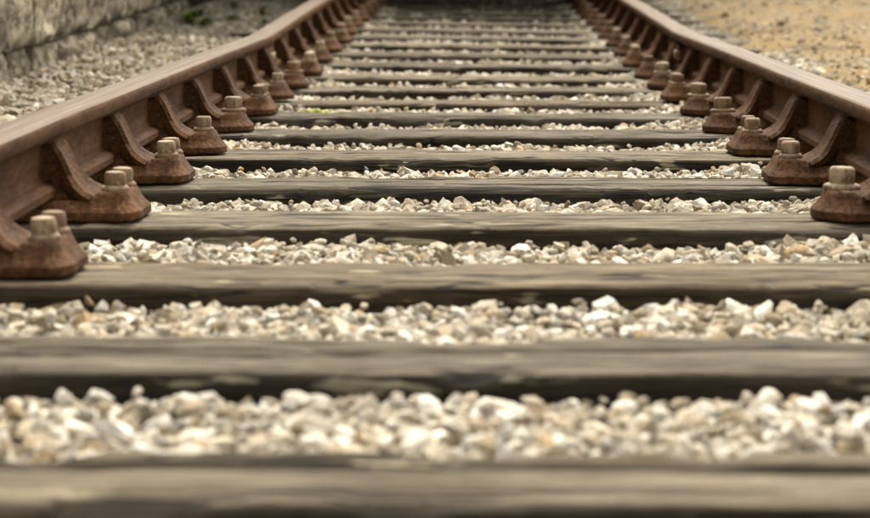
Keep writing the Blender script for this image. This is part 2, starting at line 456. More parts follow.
def px(p):
    """Photo pixel of a point (approximate, for sizing choices only)."""
    y = np.maximum(p[:, 1], 0.05)
    return 478 + p[:, 0] / y * F_PX, -59 + (HC - p[:, 2]) / y * F_PX

rg = np.random.default_rng(11)
pos_l, size_l = [], []
def place(x0, x1, y0, y1, sp, dmean, top_frac, over_left=False):
    for layer in (0, 1):
        P = jitter_grid(x0, x1, y0, y1, sp, rg)
        if layer: P = P[rg.random(len(P)) < top_frac]
        d = np.clip(dmean * np.exp(rg.normal(-0.04, 0.45, len(P))), dmean * 0.35, dmean * 2.0)
        lv = level(P[:, 0], P[:, 1])
        z = lv - d * 0.36 + (rg.normal(0, 0.003, len(P)) if layer == 0 else rg.uniform(0.002, 0.012, len(P)))
        sl = on_sleeper(P[:, 1], 0.010) & (np.abs(P[:, 0]) < 1.30)
        buried = (lv - elev(P[:, 1], P[:, 0]) > -0.006)
        keep = (~sl) | (buried & (np.abs(P[:, 0]) > 0.95))
        # nothing inside the rails
        keep &= ~((np.abs(np.abs(P[:, 0]) - RAIL_X) < 0.05) & (z + d * 0.4 > elev(P[:, 1], P[:, 0]) + 0.028))
        pos_l.append(np.column_stack([P, z])[keep]); size_l.append(d[keep])
place(-0.92, 0.92, 1.0, 8.2, 0.0205, 0.0275, 0.45)
place(-0.92, 0.92, 8.2, 14.0, 0.030, 0.036, 0.40)
place(-0.92, 0.92, 14.0, 22.0, 0.040, 0.044, 0.30)
place(-1.53, -0.92, 1.0, 5.5, 0.040, 0.046, 0.3)
place(-1.53, -0.92, 5.5, 18.0, 0.033, 0.044, 0.45)
place(0.92, 1.25, 1.0, 6.0, 0.040, 0.042, 0.2)
place(0.92, 1.28, 6.0, 18.0, 0.036, 0.040, 0.25)
POS = np.concatenate(pos_l); SIZE = np.concatenate(size_l)
# a scatter of odd stones lying on the sleepers near the chairs and edges
TINT = rg.random(len(POS))
u, v = px(POS)
inframe = (u > 5) & (u < 865) & (v > 5) & (v < 505)
# sight line over the sleeper in front of each stone
idx = np.searchsorted(SY1, POS[:, 1]) - 1
edge = SY1[np.clip(idx, 0, len(SY1) - 1)]
hline = HC + (POS[:, 2] + SIZE * 0.2 - HC) * edge / np.maximum(POS[:, 1], 0.1)
vis = inframe & (hline > elev(edge) + 0.0) & (np.abs(POS[:, 0]) < 0.72)
app = np.where(vis, SIZE / np.maximum(POS[:, 1], 0.3) * (1 + 2.0 * (POS[:, 2] - level(POS[:, 0], POS[:, 1]))), -1)
pick = np.argsort(-app)[:300]
single = np.zeros(len(POS), bool); single[pick] = True

protos = []
for i, (V, Fc) in enumerate(NEAR):
    me = mesh_np('stone', V * 0.5, Fc, smooth=(i % 4 == 0)); me.materials.append(M['stone_each']); protos.append(me)
random.seed(3)
for i in pick:
    o = link('stone', protos[random.randrange(len(protos))], parent=bed, loc=POS[i], rot=(random.gauss(0, .45), random.gauss(0, .45), random.uniform(0, 6.28)))
    s = SIZE[i] * 1.04; o.scale = (s, s * random.uniform(.85, 1.1), s * random.uniform(.85, 1.1))

near = (~single) & (POS[:, 1] < 8.2) & (u > -150) & (u < 1020)
a = scatter(NEAR, POS[near], SIZE[near], rg, TINT[near], 0.55)
far = (~single) & ~near
b = scatter(FAR, POS[far], SIZE[far], rg, TINT[far], 0.45)
V = np.concatenate([a[0], b[0]]); Fc = np.concatenate([a[1], b[1] + len(a[0])]); T = np.concatenate([a[2], b[2]])
me = mesh_np('loose_stones', V, Fc, smooth=True)
sharp = np.zeros(len(Fc), bool)
at = me.attributes.new('tint', 'FLOAT', 'POINT'); at.data.foreach_set('value', T.astype(np.float32))
sm = np.ones(len(Fc), bool); sm[len(a[1]):] = False; sm[:3 * len(a[1]) // 4] = False
me.polygons.foreach_set('use_smooth', sm)
Gr = np.clip((-V[:, 0] - 0.86) / 0.12, 0, 1) * np.clip(0.55 + 0.6 * fbm(V[:, 0] * 5, V[:, 1] * 5, seed=61), 0.1, 0.95)
Gr = np.maximum(Gr, 0.22 * np.clip(0.5 + fbm(V[:, 0] * 4, V[:, 1] * 4, seed=62), 0, 1))
at = me.attributes.new('grime', 'FLOAT', 'POINT'); at.data.foreach_set('value', Gr.astype(np.float32))
ls = link('loose_stones', me, M['stone_mass'], bed); tag(ls, kind='stuff')

# grit and pebbles on the sandy yard
P = jitter_grid(1.2, 4.2, 7.0, 20.0, 0.042, rg)
P = P[rg.random(len(P)) < np.clip(0.25 + 0.8 * fbm(P[:, 0] * 1.1, P[:, 1] * 0.6, seed=31), 0.03, 0.9)]
d = np.clip(0.013 * np.exp(rg.normal(0, 0.5, len(P))), 0.006, 0.045)
zz = sand_level(P[:, 0], P[:, 1]) + d * 0.15
vv, ff, tt = scatter(FAR, np.column_stack([P, zz]), d, rg, rg.random(len(P)) * 0.75, 0.5)
me = mesh_np('pebbles', vv, ff, False); at = me.attributes.new('tint', 'FLOAT', 'POINT'); at.data.foreach_set('value', tt.astype(np.float32))
pb = link('pebbles', me, M['stone_mass'], sand); tag(pb, kind='stuff')

P = jitter_grid(1.25, 4.5, 7.0, 20.0, 0.07, rg)
P = P[rg.random(len(P)) < np.clip(0.15 + 0.9 * fbm(P[:, 0] * 1.6, P[:, 1] * 0.8, seed=37), 0.03, 0.9)]
d = np.clip(0.021 * np.exp(rg.normal(0, 0.45, len(P))), 0.010, 0.06)
vv, ff, tt = scatter(FAR, np.column_stack([P, sand_level(P[:, 0], P[:, 1]) + d * 0.05]), d, rg, rg.random(len(P)), 0.3)
cl = link('clods', mesh_np('clods', vv, ff, False), M['sand'], sand); tag(cl, kind='stuff')

# ------------------------------------------------------------------ sleepers
ORD = ['nearest', 'second', 'third', 'fourth', 'fifth', 'sixth', 'seventh', 'eighth', 'ninth', 'tenth', 'eleventh', 'twelfth', 'thirteenth',
       'fourteenth', 'fifteenth', 'sixteenth', 'seventeenth', 'eighteenth', 'nineteenth', 'twentieth', 'twenty-first', 'twenty-second', 'twenty-third', 'twenty-fourth', 'twenty-fifth', 'twenty-sixth']
def sleeper_mesh(n, w):
    L, H, rad = 2.60, 0.13, 0.015
    rg = np.random.default_rng(500 + n)
    # cross-section, front bottom -> over the top -> back bottom
    prof = [(-w / 2, z) for z in np.linspace(-H, -rad, 8)]
    prof += [(-w / 2 + rad * (1 - math.cos(t)), -rad + rad * math.sin(t)) for t in np.linspace(0.3, 1.27, 4)]
    prof += [(y, 0) for y in np.linspace(-w / 2 + rad, w / 2 - rad, 26 if n else 60)]
    prof += [(w / 2 - rad + rad * math.sin(t), -rad + rad * math.cos(t)) for t in np.linspace(0.3, 1.27, 4)]
    prof += [(w / 2, z) for z in np.linspace(-rad, -H, 5)]
    prof = np.array(prof)
    xs = np.linspace(-L / 2, L / 2, 190 if n < 12 else 80)
    X = np.repeat(xs[:, None], len(prof), 1); Y = np.repeat(prof[None, :, 0], len(xs), 0).copy(); Z = np.repeat(prof[None, :, 1], len(xs), 0).copy()
    top = (prof[:, 1] > -rad * 1.01).astype(float)[None]
    s = 40 + n * 7
    # wavering edges, worn hollows, grain furrows
    sgn = np.sign(Y)
    edgew = np.clip((np.abs(Y) - w / 2 + 0.05) / 0.05, 0, 1)
    Y = Y + sgn * edgew * (0.006 * fbm(X * 2.2, Y * 0 + sgn * 3, seed=s) + 0.004 * fbm(X * 9, Z * 25, seed=s + 1))
    wear = np.clip(fbm(X * 1.7, sgn * 5 + 0 * X, seed=s + 2), 0, 1)
    Z = Z - top * edgew ** 2 * 0.016 * wear - top * 0.006 * np.clip(fbm(X * 1.5, Y * 7, seed=s + 3), 0, 1)
    Z = Z - top * 0.0035 * np.abs(fbm(X * 1.3, Y * 55, seed=s + 4, oct=3)) * 2
    fr = (1 - top) * (sgn < 0)
    Y = Y + fr * (0.006 * fbm(X * 1.8, Z * 60, seed=s + 5) + 0.009 * np.clip(fbm(X * 2.5, Z * 14, seed=s + 9), 0, 1))
    # chipped, broken arrises
    ch = np.clip((fbm(X * 7 + s, sgn * 4 + Y * 6, seed=s + 11, oct=4) - 0.12) * 3.2, 0, 1) * edgew ** 1.5
    Z = Z - top * 0.017 * ch; Y = Y - sgn * 0.009 * ch
    Z = Z - top * 0.004 * np.clip(fbm(X * 11, Y * 24, seed=s + 13), 0, 1)
    # long checks (splits) in the top
    dark = np.zeros_like(Z)
    for _ in range(int(rg.integers(2, 5)) if n != 0 else 1):
        yc = rg.uniform(-0.6, 0.6) * w / 2; xc = rg.uniform(-0.6, 0.6); ln = rg.uniform(0.25, 0.8); dep = rg.uniform(0.008, 0.018)
        if n == 0: yc, xc, ln, dep = 0.052, -0.1, 3.0, 0.07
        line = yc + 0.008 * fbm(xs * 3, 0 * xs, seed=s + 6)[:, None]
        k = np.exp(-((Y - line) / (0.006 if n else 0.019)) ** 2) * np.clip(1 - np.abs(X - xc) / ln, 0, 1) ** 0.5
        Z = Z - top * dep * k
        dark = np.maximum(dark, np.clip(k * 3, 0, 1))  # shade inside the splits put into the colour as well
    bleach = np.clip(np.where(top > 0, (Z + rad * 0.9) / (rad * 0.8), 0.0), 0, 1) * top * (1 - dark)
    V = np.stack([X, Y, Z], -1).reshape(-1, 3)
    m = len(prof)
    i = np.arange(len(xs) - 1)[:, None] * m + np.arange(m - 1)[None]
    Fq = np.stack([i, i + m, i + m + 1, i + 1], -1).reshape(-1, 4)
    me = bpy.data.meshes.new('sleeper')
    faces = Fq.tolist() + [list(range(m)), [(len(xs) - 1) * m + j for j in reversed(range(m))]]
    me.from_pydata(V.tolist(), [], faces)
    me.polygons.foreach_set('use_smooth', np.ones(len(me.polygons), bool))
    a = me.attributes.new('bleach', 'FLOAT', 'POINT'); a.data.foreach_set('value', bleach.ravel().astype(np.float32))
    me.update()
    return me

for n in NS:
    yc = SL[n]['yc']
    slope = (E(yc + 0.2) - E(yc - 0.2)) / 0.4
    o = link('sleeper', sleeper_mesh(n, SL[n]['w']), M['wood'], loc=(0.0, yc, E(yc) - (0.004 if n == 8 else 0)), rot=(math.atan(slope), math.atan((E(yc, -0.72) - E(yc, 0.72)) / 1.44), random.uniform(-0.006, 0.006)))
    if n == -1: lab = 'weathered timber sleeper in front of the split one, below the picture edge'
    elif n == 0: lab = 'blurred split timber sleeper along the bottom edge of the picture'
    elif n == 8: lab = 'low brownish timber sleeper, ninth from the bottom, half sunk in stones'
    else: lab = f'weathered grey timber sleeper, {ORD[n]} counting from the bottom of the picture'
    tag(o, lab, 'sleeper', 'timber sleepers under the rails')

# ------------------------------------------------------------------ rails
def rail_profile():
    hw, b, t = HEAD_W / 2, 0.034, HR              # half head width, foot bottom, top
    r = 0.010
    pts = []
    for a in np.linspace(0, math.pi / 2, 5): pts.append((hw - r + r * math.sin(a), t - r + r * math.cos(a)))
    pts += [(hw, t - 0.023), (hw - 0.004, t - 0.029), (0.016, t - 0.037), (0.010, t - 0.044)]
    pts += [(0.010, b + 0.034), (0.014, b + 0.027), (hw - 0.010, b + 0.022), (hw - 0.005, b + 0.017), (hw - 0.005, b + 0.006), (hw - 0.011, b)]
    top = [(x, t + 0.0015) for x in (0.018,)]
    right = [(0.0, t + 0.002)] + top + pts
    left = [(-x, z) for x, z in reversed(right[1:])]
    return right + left
PROF = rail_profile()

def rail_z(y, side): return elev(y, side * 0.72)

def rail(side, y0, y1, label):
    ys = np.unique(np.concatenate([np.arange(y0, y1, 0.35), [y1]]))
    if ys[-1] - ys[-2] < 0.02: ys = np.delete(ys, -2)
    P = np.array(PROF); m = len(P)
    zz = rail_z(ys, side)
    wob = 0.0012 * np.sin(ys * 1.7 + side)
    V = np.array([[side * RAIL_X + p[0] + wob[k], ys[k], p[1] + zz[k]] for k in range(len(ys)) for p in P])
    faces = []
    for k in range(len(ys) - 1):
        for j in range(m):
            j2 = (j + 1) % m
            faces.append((k * m + j, k * m + j2, (k + 1) * m + j2, (k + 1) * m + j))
    faces.append(tuple(range(m))); faces.append(tuple((len(ys) - 1) * m + j for j in reversed(range(m))))
    base = Vector((side * RAIL_X, y0, 0))
    me = bpy.data.meshes.new('rail'); me.from_pydata((V - np.array(base)).tolist(), [], faces)
    me.materials.append(M['rail']); me.materials.append(M['railtop'])
    topj = {j for j in range(m) if (P[j][1] + P[(j + 1) % m][1]) / 2 > HR - 0.004}
    for f in me.polygons:
        f.use_smooth = True
        if f.index < (len(ys) - 1) * m and (f.index % m) in topj: f.material_index = 1
    bm = bmesh.new(); bm.from_mesh(me); bmesh.ops.recalc_face_normals(bm, faces=bm.faces); bm.to_mesh(me); bm.free()
    me.set_sharp_from_angle(angle=R(42))
    o = link('rail', me, loc=base)
    return tag(o, label, 'rail', 'rusty rails of the track')
rail(-1, 0.2, 8.975, 'rusty left rail running from the left picture edge to the kink')
rail(-1, 8.983, 27.0, 'rusty left rail rising beyond the kink towards the dark top')
rail(1, 0.2, 9.545, 'rusty right rail running from the right picture edge to the joint')
rail(1, 9.553, 27.0, 'rusty right rail rising beyond the joint towards the dark top')

def hexbolt(bm_h=0.026, r=0.0205, chamf=0.004, sides=6):
    bm = bmesh.new()
    rings = [(r * 0.98, 0.0), (r, bm_h * 0.2), (r, bm_h - chamf), (r * 0.82, bm_h)]
    vs = [[bm.verts.new((rr * math.cos(2 * math.pi * k / sides), rr * math.sin(2 * math.pi * k / sides), z)) for k in range(sides)] for rr, z in rings]
    for a, b in zip(vs, vs[1:]):
        for k in range(sides): bm.faces.new((a[k], a[(k + 1) % sides], b[(k + 1) % sides], b[k]))
    bm.faces.new(vs[-1]); bm.faces.new(list(reversed(vs[0])))
    bmesh.ops.bevel(bm, geom=list(bm.edges), offset=0.0009, segments=1, affect='EDGES')
    return bm

def disc(rings, sides=18):
    bm = bmesh.new()
    vs = [[bm.verts.new((rr * math.cos(2 * math.pi * k / sides), rr * math.sin(2 * math.pi * k / sides), z)) for k in range(sides)] for rr, z in rings]
    for a, b in zip(vs, vs[1:]):
        for k in range(sides): bm.faces.new((a[k], a[(k + 1) % sides], b[(k + 1) % sides], b[k]))
    bm.faces.new(vs[-1]); bm.faces.new(list(reversed(vs[0])))
    return bm

# ------------------------------------------------------------------ rail chairs
def rough_up(bm, amt, freq, seed):
    for v in bm.verts:
        d = noise.noise_vector(v.co * freq + Vector((seed, seed * 2, 0)))
        v.co += d * amt

def base_mesh(two):
    """Cast base: broad plate with hollow-sloped sides up to the bolt bosses. +X points to the middle of the track."""
    x0, x1 = -0.175, 0.175
    def outline(z, inset, nose):
        pts = []
        hw = (0.098 if two else 0.094) - inset
        xe = x1 - inset; xs_ = x0 + inset * 0.6
        nr = max(0.012, nose - inset * 0.35)
        # inner end: rounded (single bolt) or clipped (two bolts)
        if two:
            raw = [(xe - nr, -hw), (xe - nr * 0.35, -hw + nr * 0.30), (xe, -hw + nr), (xe, -hw * .3), (xe, hw * .3), (xe, hw - nr), (xe - nr * 0.35, hw - nr * 0.30), (xe - nr, hw)]
        else:
            cx = max(0.110, xe - hw * 0.62)
            raw = [(cx + (xe - cx) * math.sin(a), -hw * math.cos(a)) for a in np.linspace(0.0, math.pi, 11)]
        pts += raw
        mid = [(0.108, hw), (0.088, hw), (0.06, hw), (0.03, hw), (-0.05, hw), (xs_ + 0.02, hw), (xs_, hw - 0.02), (xs_, 0), (xs_, -hw + 0.02), (xs_ + 0.02, -hw), (-0.05, -hw), (0.03, -hw), (0.06, -hw), (0.088, -hw), (0.108, -hw)]
        pts += mid
        return [(x, y, z) for x, y in pts]
    levels = [(0.001, 0.002, 0.03), (0.004, 0.0, 0.03), (0.015, 0.0005, 0.03), (0.019, 0.004, 0.03), (0.024, 0.0095, 0.03), (0.031, 0.0145, 0.028), (0.039, 0.0185, 0.027), (0.045, 0.0215, 0.026), (0.0475, 0.025, 0.025)]
    bm = bmesh.new(); rings = [[bm.verts.new(p) for p in outline(z, i, nn)] for z, i, nn in levels]
    m = len(rings[0])
    for a, b in zip(rings, rings[1:]):
        for k in range(m): bm.faces.new((a[k], a[(k + 1) % m], b[(k + 1) % m], b[k]))
    bm.faces.new(rings[-1]); bm.faces.new(list(reversed(rings[0])))
    # hollow between the two bosses, and lower shoulder towards the rail
    for v in bm.verts:
        if v.co.z > 0.022 and v.co.x < 0.112:
            v.co.z -= (v.co.z - 0.0215) * 0.58 * min(1, (0.112 - v.co.x) / 0.022)
    bmesh.ops.subdivide_edges(bm, edges=[e for e in bm.edges if e.calc_length() > 0.03], cuts=1, use_grid_fill=True)
    bmesh.ops.triangulate(bm, faces=[f for f in bm.faces if len(f.verts) > 4])
    rough_up(bm, 0.0016, 28, 3 + two)
    return bm_mesh('base', bm, True, 32)

def jaw_mesh(sign=1):
    """Swept bracket that grips the rail: S-curved face like a tongue, thick web behind it."""
    curve = [(0.032, 0.1285), (0.0385, 0.122), (0.045, 0.112), (0.0515, 0.0985), (0.0575, 0.085), (0.064, 0.073), (0.072, 0.062), (0.081, 0.0535), (0.091, 0.0475), (0.101, 0.0425), (0.107, 0.036), (0.1045, 0.027)]
    half = [0.044, 0.050, 0.052, 0.053, 0.055, 0.059, 0.066, 0.075, 0.083, 0.084, 0.073, 0.048]
    web = [0.043, 0.045, 0.046, 0.046, 0.046, 0.047, 0.048, 0.050, 0.052, 0.052, 0.048, 0.038]
    bm = bmesh.new()
    rows = []
    for (x, z), h in zip(curve, half):
        row = []
        for t, dx in ((-1, -0.008), (-0.9, -0.001), (-0.6, -0.004), (0, -0.007), (0.6, -0.004), (0.9, -0.001), (1, -0.008)):
            row.append(bm.verts.new((x + dx * 0.8, t * h, z + dx * 0.8)))
        rows.append(row)
    for a, b in zip(rows, rows[1:]):
        for k in range(6): bm.faces.new((a[k], a[k + 1], b[k + 1], b[k]))
    # back plane against the rail web
    back = []
    shoulder = []
    for (x, z), h, wb in zip(curve, half, web):
        shoulder.append([bm.verts.new((x - 0.016, -h * 0.90, z - 0.012)), bm.verts.new((x - 0.016, h * 0.90, z - 0.012)), bm.verts.new((max(0.006, x - 0.026), -wb, z - 0.014)), bm.verts.new((max(0.006, x - 0.026), wb, z - 0.014))])
        back.append([bm.verts.new((0.004, -wb, z - 0.012)), bm.verts.new((0.004, wb, z - 0.012))])
    for k in range(len(rows) - 1):
        p, q = shoulder[k], shoulder[k + 1]
        bm.faces.new((p[0], rows[k][0], rows[k + 1][0], q[0])); bm.faces.new((p[2], p[0], q[0], q[2])); bm.faces.new((back[k][0], p[2], q[2], back[k + 1][0]))
        bm.faces.new((rows[k][6], p[1], q[1], rows[k + 1][6])); bm.faces.new((p[1], p[3], q[3], q[1])); bm.faces.new((p[3], back[k][1], back[k + 1][1], q[3]))
        bm.faces.new((back[k][1], back[k][0], back[k + 1][0], back[k + 1][1]))
    for r_, sh, bk, rv in ((rows[0], shoulder[0], back[0], False), (rows[-1], shoulder[-1], back[-1], True)):
        bm.faces.new([bk[0], sh[2], sh[0]] + r_ + [sh[1], sh[3], bk[1]])
    bmesh.ops.triangulate(bm, faces=[f for f in bm.faces if len(f.verts) > 4])
    for v in bm.verts:
        v.co.z = min(v.co.z, 0.1285)
        if sign < 0: v.co.x *= -1
    rough_up(bm, 0.0009, 35, 8)
    return bm_mesh('jaw', bm, True, 40)

def box_bm(x0, x1, y0, y1, z0, z1, bev=0.003):
    bm = bmesh.new(); bmesh.ops.create_cube(bm, size=1)
    for v in bm.verts: v.co = Vector(((x0 + x1) / 2 + v.co.x * (x1 - x0), (y0 + y1) / 2 + v.co.y * (y1 - y0), (z0 + z1) / 2 + v.co.z * (z1 - z0)))
    if bev: bmesh.ops.bevel(bm, geom=list(bm.edges), offset=bev, segments=1, affect='EDGES')
    return bm

ME = {}
ME['base1'] = base_mesh(False); ME['base2'] = base_mesh(True)
ME['jaw'] = jaw_mesh(1); ME['ojaw'] = jaw_mesh(-1)
ME['seat'] = bm_mesh('seat', box_bm(-0.05, 0.05, -0.05, 0.05, 0.018, 0.0335, 0.002))
ME['key'] = bm_mesh('key', box_bm(-0.044, -0.0105, -0.10, 0.085, 0.072, 0.112, 0.005), True, 40)
ME['bolt'] = bm_mesh('bolt', hexbolt(0.023, 0.0195), True, 35)
ME['sqbolt'] = bm_mesh('bolt', disc([(0.0185, 0), (0.0195, 0.004), (0.0188, 0.017), (0.0170, 0.021), (0.010, 0.0228)], 14), True, 45)
ME['bigbolt'] = bm_mesh('bolt', hexbolt(0.028, 0.0245), True, 35)
ME['washer'] = bm_mesh('washer', disc([(0.024, 0.0), (0.0255, 0.003), (0.0245, 0.006), (0.0215, 0.009), (0.018, 0.0095)]), True, 50)
ME['bigwasher'] = bm_mesh('washer', disc([(0.032, 0.0), (0.034, 0.003), (0.033, 0.007), (0.028, 0.010), (0.02, 0.0105)]), True, 50)
for k, m in (('base1', 'iron'), ('base2', 'iron'), ('jaw', 'iron'), ('ojaw', 'iron'), ('seat', 'iron'), ('key', 'key'), ('bolt', 'bolt'), ('sqbolt', 'bolt'), ('bigbolt', 'bolt'), ('washer', 'bolt'), ('bigwasher', 'bolt')):
    ME[k].materials.append(M[m])

def add_bolt(chair, x, y, kind, z=0.0465):
    b = link('bolt', ME[kind], parent=chair, loc=(x, y, z + 0.009), rot=(random.gauss(0, .03), random.gauss(0, .03), random.uniform(0, 1)))
    w = link('washer', ME['bigwasher' if kind == 'bigbolt' else 'washer'], parent=b, loc=(0, 0, -0.0095))
    b.scale = (0.92, 0.92, 1.0)
    return b

TWO = {-1: {2, 3, 4, 7, 10, 13}, 1: {4, 5, 8, 11}}
random.seed(14)
for side in (-1, 1):
    word = 'left' if side < 0 else 'right'
    for n in NS:
        yc = SL[n]['yc']; two = n in TWO[side]
        sx_ = side * 0.72
        slope = (E(yc + 0.2) - E(yc - 0.2)) / 0.4
        z = E(yc, sx_) + 0.0005
        c = link('rail_chair', None, loc=(side * RAIL_X, yc + random.uniform(-0.006, 0.006), z), rot=(math.atan(slope), 0, random.uniform(-0.025, 0.025)))
        if side > 0: c.rotation_euler = (-math.atan(slope), 0, math.pi + random.uniform(-0.025, 0.025))
        c.empty_display_size = 0.1
        first = 2 if side < 0 else 3
        bw = 'two pale bolts' if two else 'one bolt'
        if n < first: lab = f'rusty chair of the {word} rail outside the picture, {ORD[n + 1]} along the rail'
        elif n == first: lab = f'rusty rail chair with {bw}, {word} rail, cut by the {word} picture edge'
        else: lab = f'rusty rail chair with {bw}, {word} rail, {ORD[n - first]} from the {word} picture edge'
        tag(c, lab, 'rail chair', f'rail chairs along the {word} rail')
        link('base', ME['base2' if two else 'base1'], parent=c)
        link('jaw', ME['jaw'], parent=c)
        link('jaw', ME['ojaw'], parent=c)
        link('seat', ME['seat'], parent=c)
        link('key', ME['key'], parent=c)
        if two:
            for yy in (-0.040, 0.040): add_bolt(c, 0.131, yy, 'sqbolt' if side < 0 else 'bolt')
        else:
            add_bolt(c, 0.125, 0.0, 'bigbolt' if n in (3, 6, 7, 9) else 'bolt')

# ------------------------------------------------------------------ fishplates at the joints
def fishplate(side, yj, label):
    root = link('fishplate', None, loc=(side * RAIL_X, yj, float(rail_z(yj + 0.01, side))), rot=(0, 0, 0 if side < 0 else math.pi))
    tag(root, label, 'fishplate', 'fishplates at the rail joints')
    L = 0.19 if side > 0 else 0.16
    for s in (1, -1):
        bm = bmesh.new()
        sec = [(0.0105, 0.066), (0.030, 0.0625), (0.036, 0.070), (0.027, 0.078), (0.027, 0.102), (0.036, 0.110), (0.031, 0.120), (0.0105, 0.1155)]
        rows = [[bm.verts.new((s * x, yy, z)) for x, z in sec] for yy in np.linspace(-L, L, 7)]
        for a, b in zip(rows, rows[1:]):
            for k in range(8): bm.faces.new((a[k], a[(k + 1) % 8], b[(k + 1) % 8], b[k]))
        bm.faces.new(rows[0]); bm.faces.new(list(reversed(rows[-1])))
        rough_up(bm, 0.0008, 30, 4)
        link('plate', bm_mesh('plate', bm, True, 35), M['iron'], root)
    for yy in (-0.12, -0.045, 0.045, 0.12):
        link('bolt', ME['bolt'], parent=root, loc=(0.0265, yy, 0.090), rot=(0, R(90), 0)).scale = (0.8, 0.8, 0.8)
fishplate(-1, 8.98, 'rusty bolted fishplate holding the kinked joint of the left rail')
fishplate(1, 9.55, 'rusty bolted fishplate holding the joint of the right rail')

# ------------------------------------------------------------------ stone wall on the left
wall = link('stone_wall', None, loc=(-1.50, 4.0, 0)); tag(wall, 'weathered pale limestone block wall beyond the left rail', 'wall')
def block_mesh(L, Hh, depth, seed, vertical_face='x'):
    nx, nz = max(4, int(L / 0.04)), max(3, int(Hh / 0.025))
    ys = np.linspace(0, L, nx + 1); zs = np.linspace(0, Hh, nz + 1)
    Yg, Zg = np.meshgrid(ys, zs)
    ed = np.minimum(np.minimum(Yg, L - Yg), np.minimum(Zg, Hh - Zg))
    Xg = 0.022 * fbm(Yg * 4, Zg * 7, seed=seed) + 0.028 * fbm(Yg * 9, Zg * 17, seed=seed + 3) - 0.020 * np.exp(-ed / 0.009)
    # uneven outline
    Yj = Yg + 0.012 * fbm(Yg * 5, Zg * 8, seed=seed + 5) * 0.6
    Zj = Zg + 0.010 * fbm(Yg * 4 + 9, Zg * 7, seed=seed + 6) * 0.6
    V = np.stack([Xg, Yj, Zj], -1).reshape(-1, 3); m = nx + 1
    i = np.arange(nz)[:, None] * m + np.arange(nx)[None]
    Fq = np.stack([i, i + 1, i + m + 1, i + m], -1).reshape(-1, 4).tolist()
    V = V.tolist()
    ring = [j for j in range(m)] + [r * m + nx for r in range(1, nz + 1)] + [nz * m + j for j in reversed(range(nx))] + [r * m for r in reversed(range(1, nz))]
    o = len(V)
    for j in ring: V.append([-depth, V[j][1], V[j][2]])
    k = len(ring)
    for a in range(k): Fq.append([ring[a], o + a, o + (a + 1) % k, ring[(a + 1) % k]])
    Fq.append([o + a for a in range(k)])
    me = bpy.data.meshes.new('block'); me.from_pydata(V, [], Fq)
    me.polygons.foreach_set('use_smooth', np.ones(len(me.polygons), bool)); me.update(); me.set_sharp_from_angle(angle=R(60))
    me.materials.append(M['wallstone'])
    return me
random.seed(33)
WL = 10.3
courses = [-0.10, 0.115, 0.315, 0.53, 0.72, 0.95, 1.15, 1.38, 1.6]
sd_ = 0
for ci in range(len(courses) - 1):
    z0, z1 = courses[ci], courses[ci + 1]
    y = random.uniform(-0.5, 0) if ci != 0 else 0
    while y < WL:
        L = random.uniform(0.26, 0.68)
        y0 = max(0, y); y1 = min(WL, y + L)
        if WL - y1 < 0.2: y1 = WL
        if y1 - y0 > 0.12:
            sd_ += 11
            o = link('block', block_mesh(y1 - y0 - 0.022, z1 - z0 - 0.012, 0.22, 1000 + sd_), parent=wall, loc=(random.uniform(-0.010, 0.008), y0 + 0.005, z0 + 0.005 + E(4 + y0)))
        y = y1 if y1 == WL else y + L
bm = box_bm(-0.5, -0.06, 0.0, WL - 0.03, -0.2, 1.6, 0)
link('core', bm_mesh('core', bm), M['mortar'], wall)
cop = box_bm(-0.55, 0.05, -0.02, WL + 0.02, 1.68, 1.80, 0.015)
link('coping', bm_mesh('coping', cop), M['wallstone'], wall)

# open refuge beyond the wall's end, under an unseen roof and slab added to shade it
ref = link('wall_refuge', None, loc=(-1.50, 14.3, 0)); tag(ref, 'dark open refuge beyond the end of the block wall, with added shade slabs', 'wall')
link('back_panel', bm_mesh('back_panel', box_bm(-1.3, -1.0, 0.0, 4.0, -0.2, 1.7, 0.01)), M['mortar'], ref)
link('end_panel', bm_mesh('end_panel', box_bm(-0.997, 0.0, 3.6, 4.0, -0.2, 1.7, 0.01)), M['mortar'], ref)
link('shade_roof', bm_mesh('shade_roof', box_bm(-1.35, 0.52, -1.1, 9.0, 1.805, 1.98, 0.01)), M['wallstone'], ref)  # added out of view to block the sky over recess and ballast
link('shade_slab', bm_mesh('shade_slab', box_bm(0.065, 0.58, -2.0, 1.1, 0.86, 0.93, 0.01)), M['wagonwood'], ref)  # low slab added out of view only to darken the ballast below
link('far_panel', bm_mesh('far_panel', box_bm(-0.4, 0.0, 4.003, 9.0, -0.2, 1.7, 0.01)), M['mortar'], ref)

